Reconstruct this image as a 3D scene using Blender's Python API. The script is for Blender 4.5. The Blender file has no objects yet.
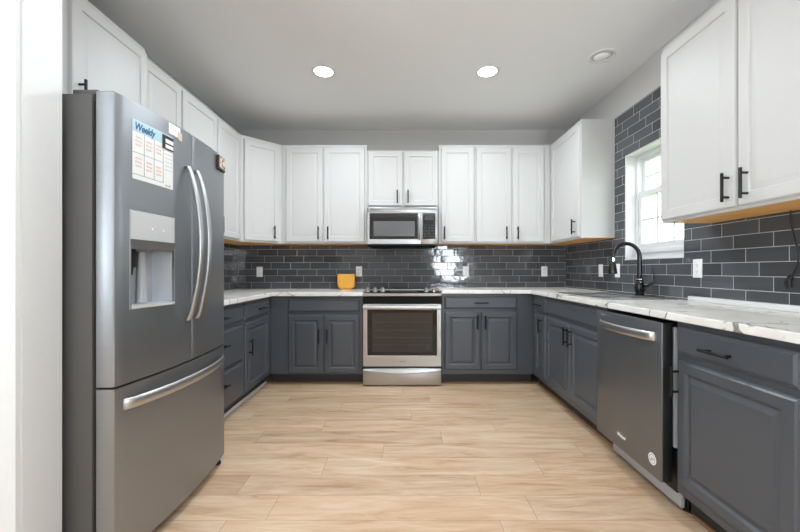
import bpy, bmesh, math, random
from mathutils import Vector, Matrix
random.seed(7)
PI = math.pi
sc = bpy.context.scene
COL = sc.collection

# ------------------------------------------------------------------ camera
F_PX = 366.0
CAM_H = 1.12
cam = bpy.data.cameras.new('camera')
cam.sensor_width = 36.0
cam.lens = F_PX / 800.0 * 36.0
cam.shift_x = -5.0 / 800.0
cam.shift_y = 4.0 / 800.0
cam.clip_start = 0.02
cam_o = bpy.data.objects.new('camera', cam)
cam_o.location = (0, 0, CAM_H)
cam_o.rotation_euler = (PI / 2, 0, 0)
COL.objects.link(cam_o)
sc.camera = cam_o

# ------------------------------------------------------------------ world, sun, added fill, exposure
w = bpy.data.worlds.new('world')
sc.world = w
w.use_nodes = True
bg = w.node_tree.nodes['Background']
bg.inputs['Color'].default_value = (0.86, 0.93, 1.0, 1)
bg.inputs['Strength'].default_value = 6.5

sun = bpy.data.lights.new('sun', 'SUN')
sun.energy = 7.0
sun.angle = 0.03
sun.color = (1.0, 0.96, 0.9)
sun_o = bpy.data.objects.new('sun', sun)
sun_o.rotation_euler = Vector((0.72, -0.2, -0.62)).to_track_quat('-Z', 'Y').to_euler()
COL.objects.link(sun_o)

def area(name, loc, direction, sx, sy, power, color=(1, 1, 1), shape='RECTANGLE'):
    l = bpy.data.lights.new(name, 'AREA')
    l.shape = shape
    l.size = sx
    if shape == 'RECTANGLE':
        l.size_y = sy
    l.energy = power
    l.color = color
    o = bpy.data.objects.new(name, l)
    o.location = loc
    o.rotation_euler = Vector(direction).to_track_quat('-Z', 'Y').to_euler()
    COL.objects.link(o)
    return o
# added fill light at the unseen rear and left windows, aimed upwards
area('left_window_fill', (-3.32, -1.75, 1.45), (0.6, 0, 0.8), 1.5, 1.5, 120, (0.84, 0.925, 1.0))
area('rear_window_fill', (1.45, -3.42, 1.45), (0, 0.55, 0.83), 0.6, 1.5, 95, (0.84, 0.925, 1.0))

vs = sc.view_settings
vs.view_transform = 'Standard'
vs.look = 'None'
vs.exposure = 0.38
vs.gamma = 1.0
vs.use_curve_mapping = False

# ------------------------------------------------------------------ materials
def srgb(r, g, b):
    def f(c):
        c /= 255.0
        return c / 12.92 if c <= 0.04045 else ((c + 0.055) / 1.055) ** 2.4
    return (f(r), f(g), f(b), 1)

class NT:
    def __init__(s, name):
        s.m = bpy.data.materials.new(name)
        s.m.use_nodes = True
        s.t = s.m.node_tree
        s.b = s.t.nodes['Principled BSDF']
    def n(s, kind, **kw):
        nd = s.t.nodes.new(kind)
        for k, v in kw.items():
            if k.startswith('i_'):
                nd.inputs[k[2:].replace('_', ' ')].default_value = v
            else:
                setattr(nd, k, v)
        return nd
    def l(s, a, b):
        s.t.links.new(a, b)
    def math(s, op, a, b=None, c=None):
        nd = s.t.nodes.new('ShaderNodeMath')
        nd.operation = op
        for i, v in enumerate((a, b, c)):
            if v is None:
                continue
            if isinstance(v, (int, float)):
                nd.inputs[i].default_value = v
            else:
                s.l(v, nd.inputs[i])
        return nd.outputs[0]
    def set(s, **kw):
        for k, v in kw.items():
            s.b.inputs[k.replace('_', ' ')].default_value = v
    def ramp(s, fac, stops, interp='LINEAR'):
        nd = s.t.nodes.new('ShaderNodeValToRGB')
        r = nd.color_ramp
        r.interpolation = interp
        while len(r.elements) < len(stops):
            r.elements.new(0.5)
        for e, (p, c) in zip(r.elements, stops):
            e.position = p
            e.color = c
        s.l(fac, nd.inputs[0])
        return nd.outputs[0]
    def coord(s, kind='Object'):
        return s.t.nodes.new('ShaderNodeTexCoord').outputs[kind]
    def mapping(s, vec, scale):
        nd = s.t.nodes.new('ShaderNodeMapping')
        nd.inputs['Scale'].default_value = scale
        s.l(vec, nd.inputs['Vector'])
        return nd.outputs[0]
    def noise(s, vec, scale, detail=2.0, rough=0.5, dist=0.0):
        nd = s.t.nodes.new('ShaderNodeTexNoise')
        nd.inputs['Scale'].default_value = scale
        nd.inputs['Detail'].default_value = detail
        nd.inputs['Roughness'].default_value = rough
        nd.inputs['Distortion'].default_value = dist
        s.l(vec, nd.inputs['Vector'])
        return nd
    def bump(s, h, strength, dist):
        nd = s.t.nodes.new('ShaderNodeBump')
        nd.inputs['Strength'].default_value = strength
        nd.inputs['Distance'].default_value = dist
        s.l(h, nd.inputs['Height'])
        s.l(nd.outputs[0], s.b.inputs['Normal'])
        return nd

def paint(name, col, rough=0.45, bump=0.03, scale=60, var=0.03, spec=0.5):
    x = NT(name)
    v = x.coord()
    nz = x.noise(v, scale, 3)
    lo = tuple(c * (1 - var) for c in col[:3]) + (1,)
    x.l(x.ramp(nz.outputs['Fac'], [(0.3, lo), (0.7, col)]), x.b.inputs['Base Color'])
    x.set(Roughness=rough, Specular_IOR_Level=spec)
    if bump:
        x.bump(nz.outputs['Fac'], bump, 0.002)
    return x.m

def steel(name, col, rough=0.3, stretch=(1, 1, 120), aniso=0.0, strength=0.03, metal=1.0):
    x = NT(name)
    v = x.mapping(x.coord(), stretch)
    nz = x.noise(v, 6.0, 4, 0.6)
    lo = tuple(c * 0.9 for c in col[:3]) + (1,)
    x.l(x.ramp(nz.outputs['Fac'], [(0.25, lo), (0.75, col)]), x.b.inputs['Base Color'])
    x.set(Metallic=metal)
    r = x.ramp(nz.outputs['Fac'], [(0.2, (rough * 0.85,) * 3 + (1,)), (0.8, (rough * 1.15,) * 3 + (1,))])
    x.l(r, x.b.inputs['Roughness'])
    x.bump(nz.outputs['Fac'], strength, 0.0004)
    return x.m

M = {}
M['white'] = paint('white_cabinet_paint', srgb(203, 202, 200), 0.45, 0.02, 40, 0.012, 0.35)
M['grey'] = paint('slate_grey_cabinet_paint', srgb(78, 82, 88), 0.33, 0.03, 50, 0.05)
M['toe'] = paint('dark_toe_kick_paint', srgb(48, 46, 45), 0.6, 0.02)
M['wall'] = paint('wall_paint', srgb(196, 194, 191), 0.85, 0.05, 150, 0.015, 0.2)
M['ceiling'] = paint('ceiling_paint', srgb(236, 237, 238), 0.9, 0.06, 140, 0.015, 0.15)
M['trim'] = paint('white_trim_paint', srgb(222, 222, 221), 0.4, 0.01, 40, 0.01)
M['black'] = paint('matte_black_metal', srgb(20, 19, 19), 0.42, 0.0, 40, 0.1, 0.3)
M['black_plastic'] = paint('black_plastic', srgb(20, 20, 21), 0.5, 0.0, 40, 0.1)
M['dark_plastic'] = paint('dark_grey_plastic', srgb(60, 60, 61), 0.5, 0.0, 40, 0.1)
M['fridge_side'] = paint('dark_grey_fridge_side', srgb(92, 91, 90), 0.45, 0.04, 260, 0.06)
M['steel'] = steel('brushed_stainless_steel', (0.50, 0.498, 0.495, 1), 0.3, (120, 1, 1))
M['steel_fridge'] = steel('brushed_dark_stainless', (0.325, 0.340, 0.358, 1), 0.37, (1, 1, 60), strength=0.0, metal=0.88)
M['steel_dw'] = steel('brushed_dark_stainless_front', (0.215, 0.224, 0.236, 1), 0.38, (1, 1, 60), strength=0.0, metal=0.78)
M['handle_steel'] = steel('satin_handle_steel', (0.56, 0.56, 0.56, 1), 0.36, (1, 1, 60), strength=0.0)
M['chrome'] = steel('polished_chrome', (0.8, 0.8, 0.8, 1), 0.1, (1, 1, 1), strength=0.0)
M['light_plastic'] = paint('light_grey_plastic', srgb(178, 180, 182), 0.4, 0.0, 40, 0.02)
M['silver_panel'] = paint('silver_panel', srgb(196, 197, 198), 0.35, 0.0, 40, 0.03)
M['plate'] = paint('white_outlet_plastic', srgb(245, 245, 244), 0.35, 0.0, 40, 0.01)
M['slot'] = paint('outlet_slot', srgb(90, 90, 90), 0.5, 0.0)
M['paper'] = paint('white_paper', srgb(232, 231, 228), 0.6, 0.0, 40, 0.015)
M['blue'] = paint('printed_pale_blue', srgb(178, 208, 222), 0.6, 0.0, 40, 0.02)
M['navy'] = paint('printed_navy', srgb(54, 96, 138), 0.6, 0.0, 40, 0.02)
M['redink'] = paint('red_handwriting', srgb(236, 192, 182), 0.6, 0.0, 40, 0.02)
M['line'] = paint('printed_grey_line', srgb(140, 144, 148), 0.6, 0.0, 40, 0.02)
M['tan'] = paint('tan_card', srgb(216, 196, 168), 0.6, 0.0, 40, 0.05)
M['dirt'] = paint('brown_shoe_moulding', srgb(138, 104, 74), 0.5, 0.04, 40, 0.12)
M['greystrip'] = paint('pale_shoe_moulding', srgb(206, 203, 200), 0.45, 0.02, 40, 0.04)
M['grille'] = paint('interior_dark', srgb(18, 17, 16), 0.6, 0.0, 40, 0.03, 0.2)

def m_glassblack(name, col, rough=0.06):
    x = NT(name)
    nz = x.noise(x.coord(), 4, 2)
    x.l(x.ramp(nz.outputs['Fac'], [(0.3, col), (0.7, tuple(c * 1.15 for c in col[:3]) + (1,))]), x.b.inputs['Base Color'])
    x.set(Roughness=rough, Specular_IOR_Level=0.5)
    return x.m
M['black_glass'] = m_glassblack('black_glass', srgb(22, 21, 20))
M['oven_glass'] = m_glassblack('oven_window_glass', srgb(50, 47, 43), 0.12)
M['micro_screen'] = m_glassblack('microwave_window_mesh', srgb(88, 88, 88), 0.3)
M['cavity'] = m_glassblack('dispenser_cavity', srgb(176, 180, 186), 0.25)

def m_gunmetal():
    x = NT('gunmetal_faucet')
    nz = x.noise(x.coord(), 30, 2)
    x.l(x.ramp(nz.outputs['Fac'], [(0.3, srgb(44, 43, 43)), (0.7, srgb(66, 64, 63))]), x.b.inputs['Base Color'])
    x.set(Metallic=0.85, Roughness=0.27)
    return x.m
M['gunmetal'] = m_gunmetal()

def m_glass():
    x = NT('window_glass')
    t = x.t
    out = t.nodes['Material Output']
    tr = t.nodes.new('ShaderNodeBsdfTransparent')
    tr.inputs['Color'].default_value = (0.97, 0.985, 0.98, 1)
    gl = t.nodes.new('ShaderNodeBsdfGlossy')
    gl.inputs['Roughness'].default_value = 0.02
    lw = t.nodes.new('ShaderNodeLayerWeight')
    lw.inputs['Blend'].default_value = 0.5
    fac = x.math('MULTIPLY_ADD', x.math('POWER', lw.outputs['Facing'], 5.0), 0.9, 0.035)
    mx = t.nodes.new('ShaderNodeMixShader')
    x.l(fac, mx.inputs[0])
    x.l(tr.outputs[0], mx.inputs[1])
    x.l(gl.outputs[0], mx.inputs[2])
    x.l(mx.outputs[0], out.inputs['Surface'])
    return x.m
M['glass'] = m_glass()

def m_lamp(strength, col=(1, 0.97, 0.92, 1)):
    x = NT('lit_lamp_lens')
    x.set(Base_Color=(0.9, 0.9, 0.9, 1), Emission_Color=col, Emission_Strength=strength)
    return x.m
M['lamp'] = m_lamp(14)

def m_floor():
    x = NT('light_oak_planks')
    PW, PL = 0.182, 1.22
    sep = x.n('ShaderNodeSeparateXYZ')
    co = x.coord()
    x.l(co, sep.inputs[0])
    u, v = sep.outputs[0], sep.outputs[1]
    vr = x.math('DIVIDE', v, PW)
    row = x.math('FLOOR', vr)
    fv = x.math('SUBTRACT', vr, row)
    wn = x.n('ShaderNodeTexWhiteNoise', noise_dimensions='1D')
    x.l(row, wn.inputs['W'])
    ur = x.math('ADD', x.math('DIVIDE', u, PL), wn.outputs['Value'])
    colm = x.math('FLOOR', ur)
    fu = x.math('SUBTRACT', ur, colm)
    cmb = x.n('ShaderNodeCombineXYZ')
    x.l(row, cmb.inputs[0]); x.l(colm, cmb.inputs[1])
    wn2 = x.n('ShaderNodeTexWhiteNoise', noise_dimensions='2D')
    x.l(cmb.outputs[0], wn2.inputs['Vector'])
    # grain, shifted for every plank
    cmb2 = x.n('ShaderNodeCombineXYZ')
    x.l(x.math('ADD', u, x.math('MULTIPLY', wn2.outputs['Value'], 37.0)), cmb2.inputs[0])
    x.l(x.math('MULTIPLY', v, 6.5), cmb2.inputs[1])
    x.l(x.math('MULTIPLY', wn2.outputs['Value'], 11.0), cmb2.inputs[2])
    g1 = x.noise(cmb2.outputs[0], 2.2, 5, 0.62, 0.9)
    g2 = x.noise(x.mapping(cmb2.outputs[0], (2.5, 7, 1)), 4.5, 3, 0.6, 0.3)
    base = x.ramp(g1.outputs['Fac'], [(0.28, srgb(180, 146, 115)), (0.43, srgb(207, 176, 144)), (0.56, srgb(217, 189, 160)), (0.75, srgb(227, 206, 181))])
    tint = x.ramp(wn2.outputs['Value'], [(0.0, (0.82, 0.77, 0.73, 1)), (0.3, (0.97, 0.94, 0.91, 1)), (0.65, (1.0, 1.0, 1.0, 1)), (1.0, (0.90, 0.89, 0.89, 1))])
    mul = x.n('ShaderNodeMix', data_type='RGBA', blend_type='MULTIPLY')
    mul.inputs[0].default_value = 1.0
    x.l(base, mul.inputs[6]); x.l(tint, mul.inputs[7])
    fine = x.ramp(g2.outputs['Fac'], [(0.35, (0.90, 0.88, 0.86, 1)), (0.6, (1, 1, 1, 1))])
    mul2 = x.n('ShaderNodeMix', data_type='RGBA', blend_type='MULTIPLY')
    mul2.inputs[0].default_value = 0.8
    x.l(mul.outputs[2], mul2.inputs[6]); x.l(fine, mul2.inputs[7])
    # seams
    sv = x.math('LESS_THAN', x.math('MINIMUM', fv, x.math('SUBTRACT', 1.0, fv)), 0.0065)
    su = x.math('LESS_THAN', x.math('MINIMUM', fu, x.math('SUBTRACT', 1.0, fu)), 0.0012)
    seam = x.math('MAXIMUM', sv, su)
    mix3 = x.n('ShaderNodeMix', data_type='RGBA')
    x.l(x.math('MULTIPLY', seam, 0.55), mix3.inputs[0])
    x.l(mul2.outputs[2], mix3.inputs[6])
    mix3.inputs[7].default_value = srgb(120, 92, 66)
    x.l(mix3.outputs[2], x.b.inputs['Base Color'])
    x.set(Roughness=0.36, Specular_IOR_Level=0.45)
    x.l(x.ramp(g1.outputs['Fac'], [(0.3, (0.42,) * 3 + (1,)), (0.7, (0.32,) * 3 + (1,))]), x.b.inputs['Roughness'])
    x.bump(x.math('ADD', x.math('MULTIPLY', seam, -0.6), x.math('MULTIPLY', g2.outputs['Fac'], 0.2)), 0.15, 0.002)
    return x.m
M['floor'] = m_floor()

def m_tile(name, axis, u0, z0, step):
    """glossy 3 x 9 inch tile laid in a one-third running bond"""
    TW, TH = 0.2218, 0.0745
    x = NT(name)
    sep = x.n('ShaderNodeSeparateXYZ')
    x.l(x.coord(), sep.inputs[0])
    v = x.math('DIVIDE', x.math('SUBTRACT', sep.outputs[2], z0), TH)
    row = x.math('FLOOR', v)
    fv = x.math('SUBTRACT', v, row)
    u = x.math('SUBTRACT', x.math('DIVIDE', x.math('SUBTRACT', sep.outputs[axis], u0), TW), x.math('MULTIPLY', row, step / 3.0))
    colm = x.math('FLOOR', u)
    fu = x.math('SUBTRACT', u, colm)
    du = x.math('MULTIPLY', x.math('MINIMUM', fu, x.math('SUBTRACT', 1.0, fu)), TW)
    dv = x.math('MULTIPLY', x.math('MINIMUM', fv, x.math('SUBTRACT', 1.0, fv)), TH)
    edge = x.math('MINIMUM', du, dv)
    grout = x.math('LESS_THAN', edge, 0.0017)
    cmb = x.n('ShaderNodeCombineXYZ')
    x.l(row, cmb.inputs[0]); x.l(colm, cmb.inputs[1])
    wn = x.n('ShaderNodeTexWhiteNoise', noise_dimensions='2D')
    x.l(cmb.outputs[0], wn.inputs['Vector'])
    sc_ = x.n('ShaderNodeSeparateColor')
    x.l(wn.outputs['Color'], sc_.inputs[0])
    body = x.ramp(sc_.outputs[0], [(0, srgb(70, 72, 75)), (1, srgb(88, 90, 93))])
    mix = x.n('ShaderNodeMix', data_type='RGBA')
    x.l(grout, mix.inputs[0]); x.l(body, mix.inputs[6])
    mix.inputs[7].default_value = srgb(188, 188, 188)
    x.l(mix.outputs[2], x.b.inputs['Base Color'])
    x.l(x.ramp(grout, [(0, (0.08,) * 3 + (1,)), (1, (0.8,) * 3 + (1,))]), x.b.inputs['Roughness'])
    x.set(Specular_IOR_Level=0.42)
    # every tile sits at its own slight tilt, with a softly wavy glaze
    nz = x.noise(x.coord(), 11, 2)
    tu = x.math('MULTIPLY', x.math('MULTIPLY', x.math('SUBTRACT', sc_.outputs[1], 0.5), fu), TW * 0.028)
    tv = x.math('MULTIPLY', x.math('MULTIPLY', x.math('SUBTRACT', sc_.outputs[2], 0.5), fv), TH * 0.035)
    bev = x.math('MULTIPLY', x.math('MINIMUM', x.math('DIVIDE', edge, 0.003), 1.0), 0.0010)
    h = x.math('ADD', x.math('ADD', tu, tv), x.math('ADD', bev, x.math('MULTIPLY', nz.outputs['Fac'], 0.0016)))
    x.bump(h, 1.0, 1.0)
    return x.m
M['tile_back'] = m_tile('grey_subway_tile_back', 0, -1.516, 0.981 - 0.0745, -1)
M['tile_side'] = m_tile('grey_subway_tile_side', 1, 1.956, 1.012 - 0.0745, 1)
M['tile_left'] = m_tile('grey_subway_tile_left', 1, 1.956, 0.981 - 0.0745, 1)

def m_marble():
    x = NT('white_veined_worktop')
    v = x.coord()
    wob = x.noise(v, 2.2, 4, 0.6)
    add = x.n('ShaderNodeVectorMath', operation='MULTIPLY_ADD')
    x.l(wob.outputs['Color'], add.inputs[0])
    add.inputs[1].default_value = (0.55, 0.55, 0.55)
    x.l(v, add.inputs[2])
    vo = x.n('ShaderNodeTexVoronoi', feature='DISTANCE_TO_EDGE')
    vo.inputs['Scale'].default_value = 3.4
    x.l(add.outputs[0], vo.inputs['Vector'])
    mask = x.noise(v, 3.1, 2)
    mk = x.ramp(mask.outputs['Fac'], [(0.47, (0, 0, 0, 1)), (0.56, (1, 1, 1, 1))])
    th = x.ramp(vo.outputs['Distance'], [(0.0, (1, 1, 1, 1)), (0.010, (0.8, 0.8, 0.8, 1)), (0.024, (0, 0, 0, 1))])
    fac = x.math('MULTIPLY', th, mk)
    soft = x.noise(v, 5, 4, 0.6)
    base = x.ramp(soft.outputs['Fac'], [(0.35, srgb(226, 222, 215)), (0.6, srgb(240, 238, 234))])
    mix = x.n('ShaderNodeMix', data_type='RGBA')
    x.l(x.math('MULTIPLY', fac, 0.85), mix.inputs[0])
    x.l(base, mix.inputs[6])
    mix.inputs[7].default_value = srgb(100, 94, 87)
    x.l(mix.outputs[2], x.b.inputs['Base Color'])
    x.set(Roughness=0.22)
    return x.m
M['marble'] = m_marble()

def m_wood(name, a, b, axis_scale=(3, 30, 30)):
    x = NT(name)
    v = x.mapping(x.coord(), axis_scale)
    nz = x.noise(v, 1.6, 4, 0.6, 0.6)
    x.l(x.ramp(nz.outputs['Fac'], [(0.3, a), (0.7, b)]), x.b.inputs['Base Color'])
    x.set(Roughness=0.45)
    return x.m
M['oak'] = m_wood('honey_oak_underside', srgb(224, 156, 80), srgb(244, 194, 118))
M['amber'] = m_wood('golden_textured_ceramic', srgb(214, 142, 36), srgb(240, 186, 78), (40, 40, 60))
M['plaque_wood'] = m_wood('dark_brown_wood', srgb(42, 30, 24), srgb(74, 54, 42))

def m_floral():
    x = NT('pale_floral_print')
    v = x.coord()
    nz = x.noise(v, 70, 2, 0.5)
    x.l(x.ramp(nz.outputs['Fac'], [(0.34, srgb(80, 66, 52)), (0.42, srgb(150, 158, 96)), (0.5, srgb(214, 190, 178)), (0.62, srgb(226, 208, 198))]), x.b.inputs['Base Color'])
    x.set(Roughness=0.5)
    return x.m
M['floral'] = m_floral()
M['siding'] = paint('white_siding', srgb(230, 232, 230), 0.7, 0.0, 10, 0.03)
M['roof'] = paint('grey_shingles', srgb(110, 108, 106), 0.9, 0.05, 30, 0.2)
M['lawn'] = paint('lawn_green', srgb(120, 150, 90), 0.95, 0.1, 20, 0.35)
M['leaf'] = paint('shrub_green', srgb(96, 130, 70), 0.9, 0.1, 8, 0.4)

# ------------------------------------------------------------------ mesh helpers
class MB:
    def __init__(s):
        s.bm = bmesh.new()
    def box(s, x0, x1, y0, y1, z0, z1, bev=0.0, seg=2):
        bm = s.bm
        vs_ = [bm.verts.new(p) for p in ((x0, y0, z0), (x1, y0, z0), (x1, y1, z0), (x0, y1, z0), (x0, y0, z1), (x1, y0, z1), (x1, y1, z1), (x0, y1, z1))]
        fs = [bm.faces.new([vs_[i] for i in q]) for q in ((0, 3, 2, 1), (4, 5, 6, 7), (0, 1, 5, 4), (1, 2, 6, 5), (2, 3, 7, 6), (3, 0, 4, 7))]
        if bev > 0:
            es = list({e for f in fs for e in f.edges})
            bmesh.ops.bevel(bm, geom=es, offset=bev, segments=seg, affect='EDGES', profile=0.5)
        return s
    def rings(s, rings, cap=True, closed=False):
        bm = s.bm
        vr = [[bm.verts.new(p) for p in r] for r in rings]
        n = len(vr[0])
        pairs = list(zip(vr, vr[1:])) + ([(vr[-1], vr[0])] if closed else [])
        for a, b in pairs:
            for i in range(n):
                j = (i + 1) % n
                bm.faces.new((a[i], a[j], b[j], b[i]))
        if cap and not closed:
            bm.faces.new(list(reversed(vr[0])))
            bm.faces.new(vr[-1])
        return s
    def tube(s, pts, r, seg=12, sx=1.0, sy=1.0, up=Vector((0, 0, 1))):
        pts = [Vector(p) for p in pts]
        rs = r if isinstance(r, (list, tuple)) else [r] * len(pts)
        rings = []
        prev = None
        for i, p in enumerate(pts):
            t = (pts[min(i + 1, len(pts) - 1)] - pts[max(i - 1, 0)]).normalized()
            if prev is None:
                a = up if abs(t.dot(up)) < 0.95 else Vector((1, 0, 0))
                n = (a - t * a.dot(t)).normalized()
            else:
                n = (prev - t * prev.dot(t)).normalized()
            prev = n
            b = t.cross(n)
            rings.append([p + (n * math.cos(2 * PI * k / seg) * sx + b * math.sin(2 * PI * k / seg) * sy) * rs[i] for k in range(seg)])
        return s.rings(rings)
    def lathe(s, prof, c=(0, 0, 0), axis='z', seg=24, cap=True):
        rings = []
        for r, h in prof:
            ring = []
            for k in range(seg):
                a = 2 * PI * k / seg
                x, y = r * math.cos(a), r * math.sin(a)
                if axis == 'z':
                    p = (c[0] + x, c[1] + y, c[2] + h)
                elif axis == 'y':
                    p = (c[0] + x, c[1] - h, c[2] + y)
                else:
                    p = (c[0] + h, c[1] + x, c[2] + y)
                ring.append(p)
            rings.append(ring)
        return s.rings(rings, cap)
    def prism(s, poly, z0, z1):
        return s.rings([[(x, y, z0) for x, y in poly], [(x, y, z1) for x, y in poly]])
    def prism_x(s, poly, x0, x1):
        return s.rings([[(x0, y, z) for y, z in poly], [(x1, y, z) for y, z in poly]])
    def prism_y(s, poly, y0, y1):
        return s.rings([[(x, y0, z) for x, z in poly], [(x, y1, z) for x, z in poly]])
    def panel(s, x0, x1, z0, z1, prof, yback):
        """raised panel: prof = [(inset, y)] from rim to centre, front faces -y"""
        rings = [[(x0, yback, z0), (x1, yback, z0), (x1, yback, z1), (x0, yback, z1)]]
        for i, y in prof:
            rings.append([(x0 + i, y, z0 + i), (x1 - i, y, z0 + i), (x1 - i, y, z1 - i), (x0 + i, y, z1 - i)])
        return s.rings(rings)
    def cells(s, us, vs_, inside, d0, d1, axes):
        """slab of grid cells with holes; axes maps (u, v, d) to xyz"""
        bm = s.bm
        cache = {}
        def V(i, j, d):
            k = (i, j, d)
            if k not in cache:
                cache[k] = bm.verts.new(axes(us[i], vs_[j], d1 if d else d0))
            return cache[k]
        nu, nv = len(us) - 1, len(vs_) - 1
        def I(i, j):
            return 0 <= i < nu and 0 <= j < nv and inside(i, j)
        for i in range(nu):
            for j in range(nv):
                if not I(i, j):
                    continue
                for d in (0, 1):
                    bm.faces.new((V(i, j, d), V(i + 1, j, d), V(i + 1, j + 1, d), V(i, j + 1, d)))
                for (di, dj, a, b) in ((-1, 0, (i, j), (i, j + 1)), (1, 0, (i + 1, j), (i + 1, j + 1)), (0, -1, (i, j), (i + 1, j)), (0, 1, (i, j + 1), (i + 1, j + 1))):
                    if not I(i + di, j + dj):
                        bm.faces.new((V(*a, 0), V(*b, 0), V(*b, 1), V(*a, 1)))
        return s
    def build(s, name, mat, parent=None, smooth=35, loc=None, rotz=None, bevel=0):
        bm = s.bm
        bmesh.ops.recalc_face_normals(bm, faces=bm.faces)
        me = bpy.data.meshes.new(name)
        bm.to_mesh(me)
        bm.free()
        me.materials.append(M[mat] if isinstance(mat, str) else mat)
        if smooth:
            me.polygons.foreach_set('use_smooth', [True] * len(me.polygons))
            me.set_sharp_from_angle(angle=math.radians(smooth))
        o = bpy.data.objects.new(name, me)
        COL.objects.link(o)
        if parent:
            o.parent = parent
        if loc:
            o.location = loc
        if rotz:
            o.rotation_euler = (0, 0, rotz)
        if bevel:
            b = o.modifiers.new('bevel', 'BEVEL')
            b.width = bevel
            b.segments = 2
            b.limit_method = 'ANGLE'
        return o

def thing(name, label, cat, loc=(0, 0, 0), rotz=0, group=None):
    o = bpy.data.objects.new(name, None)
    o.empty_display_size = 0.1
    COL.objects.link(o)
    o.location = loc
    o.rotation_euler = (0, 0, rotz)
    o['label'] = label
    o['category'] = cat
    if group:
        o['group'] = group
    return o

def tag(o, label, cat, group=None):
    o['label'] = label
    o['category'] = cat
    if group:
        o['group'] = group
    return o

def struct(o):
    o['kind'] = 'structure'
    return o

def text_part(name, s, size, mat, parent, loc, shear=0.0, width=None, bold=0.0):
    """lettering standing on the -y face of a thing"""
    cu = bpy.data.curves.new(name, 'FONT')
    cu.body = s
    cu.size = size
    cu.shear = shear
    cu.offset = bold
    cu.extrude = 0.0003
    cu.align_x = 'LEFT'
    tmp = bpy.data.objects.new(name + '_tmp', cu)
    COL.objects.link(tmp)
    dg = bpy.context.evaluated_depsgraph_get()
    me = bpy.data.meshes.new_from_object(tmp.evaluated_get(dg))
    bpy.data.objects.remove(tmp)
    bpy.data.curves.remove(cu)
    me.transform(Matrix.Rotation(PI / 2, 4, 'X'))
    if width:
        xs = [v.co.x for v in me.vertices]
        k = width / (max(xs) - min(xs))
        for v in me.vertices:
            v.co.x *= k
    me.materials.clear()
    me.materials.append(M[mat])
    o = bpy.data.objects.new(name, me)
    COL.objects.link(o)
    o.parent = parent
    o.location = loc
    return o

# ------------------------------------------------------------------ room shell
XL, XR, YB, ZC = -1.905, 1.83, 4.15, 2.71
YREAR, XFAR = -3.5, -3.4
struct(MB().box(XFAR - 0.2, XR + 0.2, YREAR - 0.2, YB + 0.2, -0.1, 0.0).build('floor', 'floor'))
struct(MB().box(XFAR - 0.2, XR + 0.2, YREAR - 0.2, YB + 0.2, ZC, ZC + 0.12).build('ceiling', 'ceiling'))
struct(MB().box(XL - 0.2, XR + 0.2, YB, YB + 0.15, 0, ZC).build('wall_back', 'wall'))
struct(MB().box(XL - 0.15, XL, 1.30, YB, 0, ZC).build('wall_left', 'wall'))
struct(MB().cells([YREAR, -2.5, -1.0, 1.30], [0, 0.7, 2.2, ZC], lambda i, j: not (i == 1 and j == 1), XFAR, XFAR - 0.15, lambda u, v, d: (d, u, v)).build('wall_far_left', 'wall'))
WY0, WY1, WZ0, WZ1 = 2.39, 3.045, 1.20, 2.068
struct(MB().cells([YREAR, WY0, WY1, YB], [0, WZ0, WZ1, ZC], lambda i, j: not (i == 1 and j == 1), XR, XR + 0.2, lambda u, v, d: (d, u, v)).build('wall_right', 'wall'))
struct(MB().cells([XFAR, 1.13, 1.77, XR], [0, 0.7, 2.2, ZC], lambda i, j: not (i == 1 and j == 1), YREAR, YREAR - 0.15, lambda u, v, d: (u, d, v)).build('wall_rear', 'wall'))
# wall end on the left, next to the fridge, with its casing
struct(MB().box(XFAR, -1.218, 1.165, 1.30, 0, ZC).build('wall_end', 'trim'))
cas = MB()
cas.prism([(-1.224, 1.165), (-1.224, 1.150), (-1.232, 1.147), (-1.246, 1.147), (-1.25, 1.152), (-1.29, 1.155), (-1.30, 1.165)], 0, ZC)
struct(cas.build('trim_1', 'trim'))

# backsplash tile, a thin slab on each wall
T = 0.009
struct(MB().box(XL, XR, YB - T, YB, 0.86, 1.42).build('trim_2', 'tile_back'))
struct(MB().box(XL, XL + T, 2.14, YB - T, 0.86, 1.42).build('trim_3', 'tile_left'))
struct(MB().cells([1.0, WY0, WY1, YB - T], [0.86, WZ0, WZ1, 2.434], lambda i, j: not (i == 1 and j == 1), XR, XR - T, lambda u, v, d: (d, u, v)).build('trim_4', 'tile_side'))

# shoe mouldings at the toe kicks
struct(MB().box(-1.385, -1.362, 2.16, 3.62, 0, 0.028, 0.006).build('trim_5', 'greystrip'))
struct(MB().box(1.300, 1.318, 2.26, 3.62, 0, 0.018, 0.005).build('trim_6', 'dirt'))
struct(MB().box(-1.36, -0.42, 3.605, 3.625, 0, 0.016, 0.005).build('trim_7', 'dirt'))
struct(MB().box(0.36, 1.30, 3.605, 3.625, 0, 0.016, 0.005).build('trim_8', 'dirt'))
struct(MB().box(1.300, 1.318, 1.10, 1.66, 0, 0.018, 0.005).build('trim_9', 'dirt'))

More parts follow.
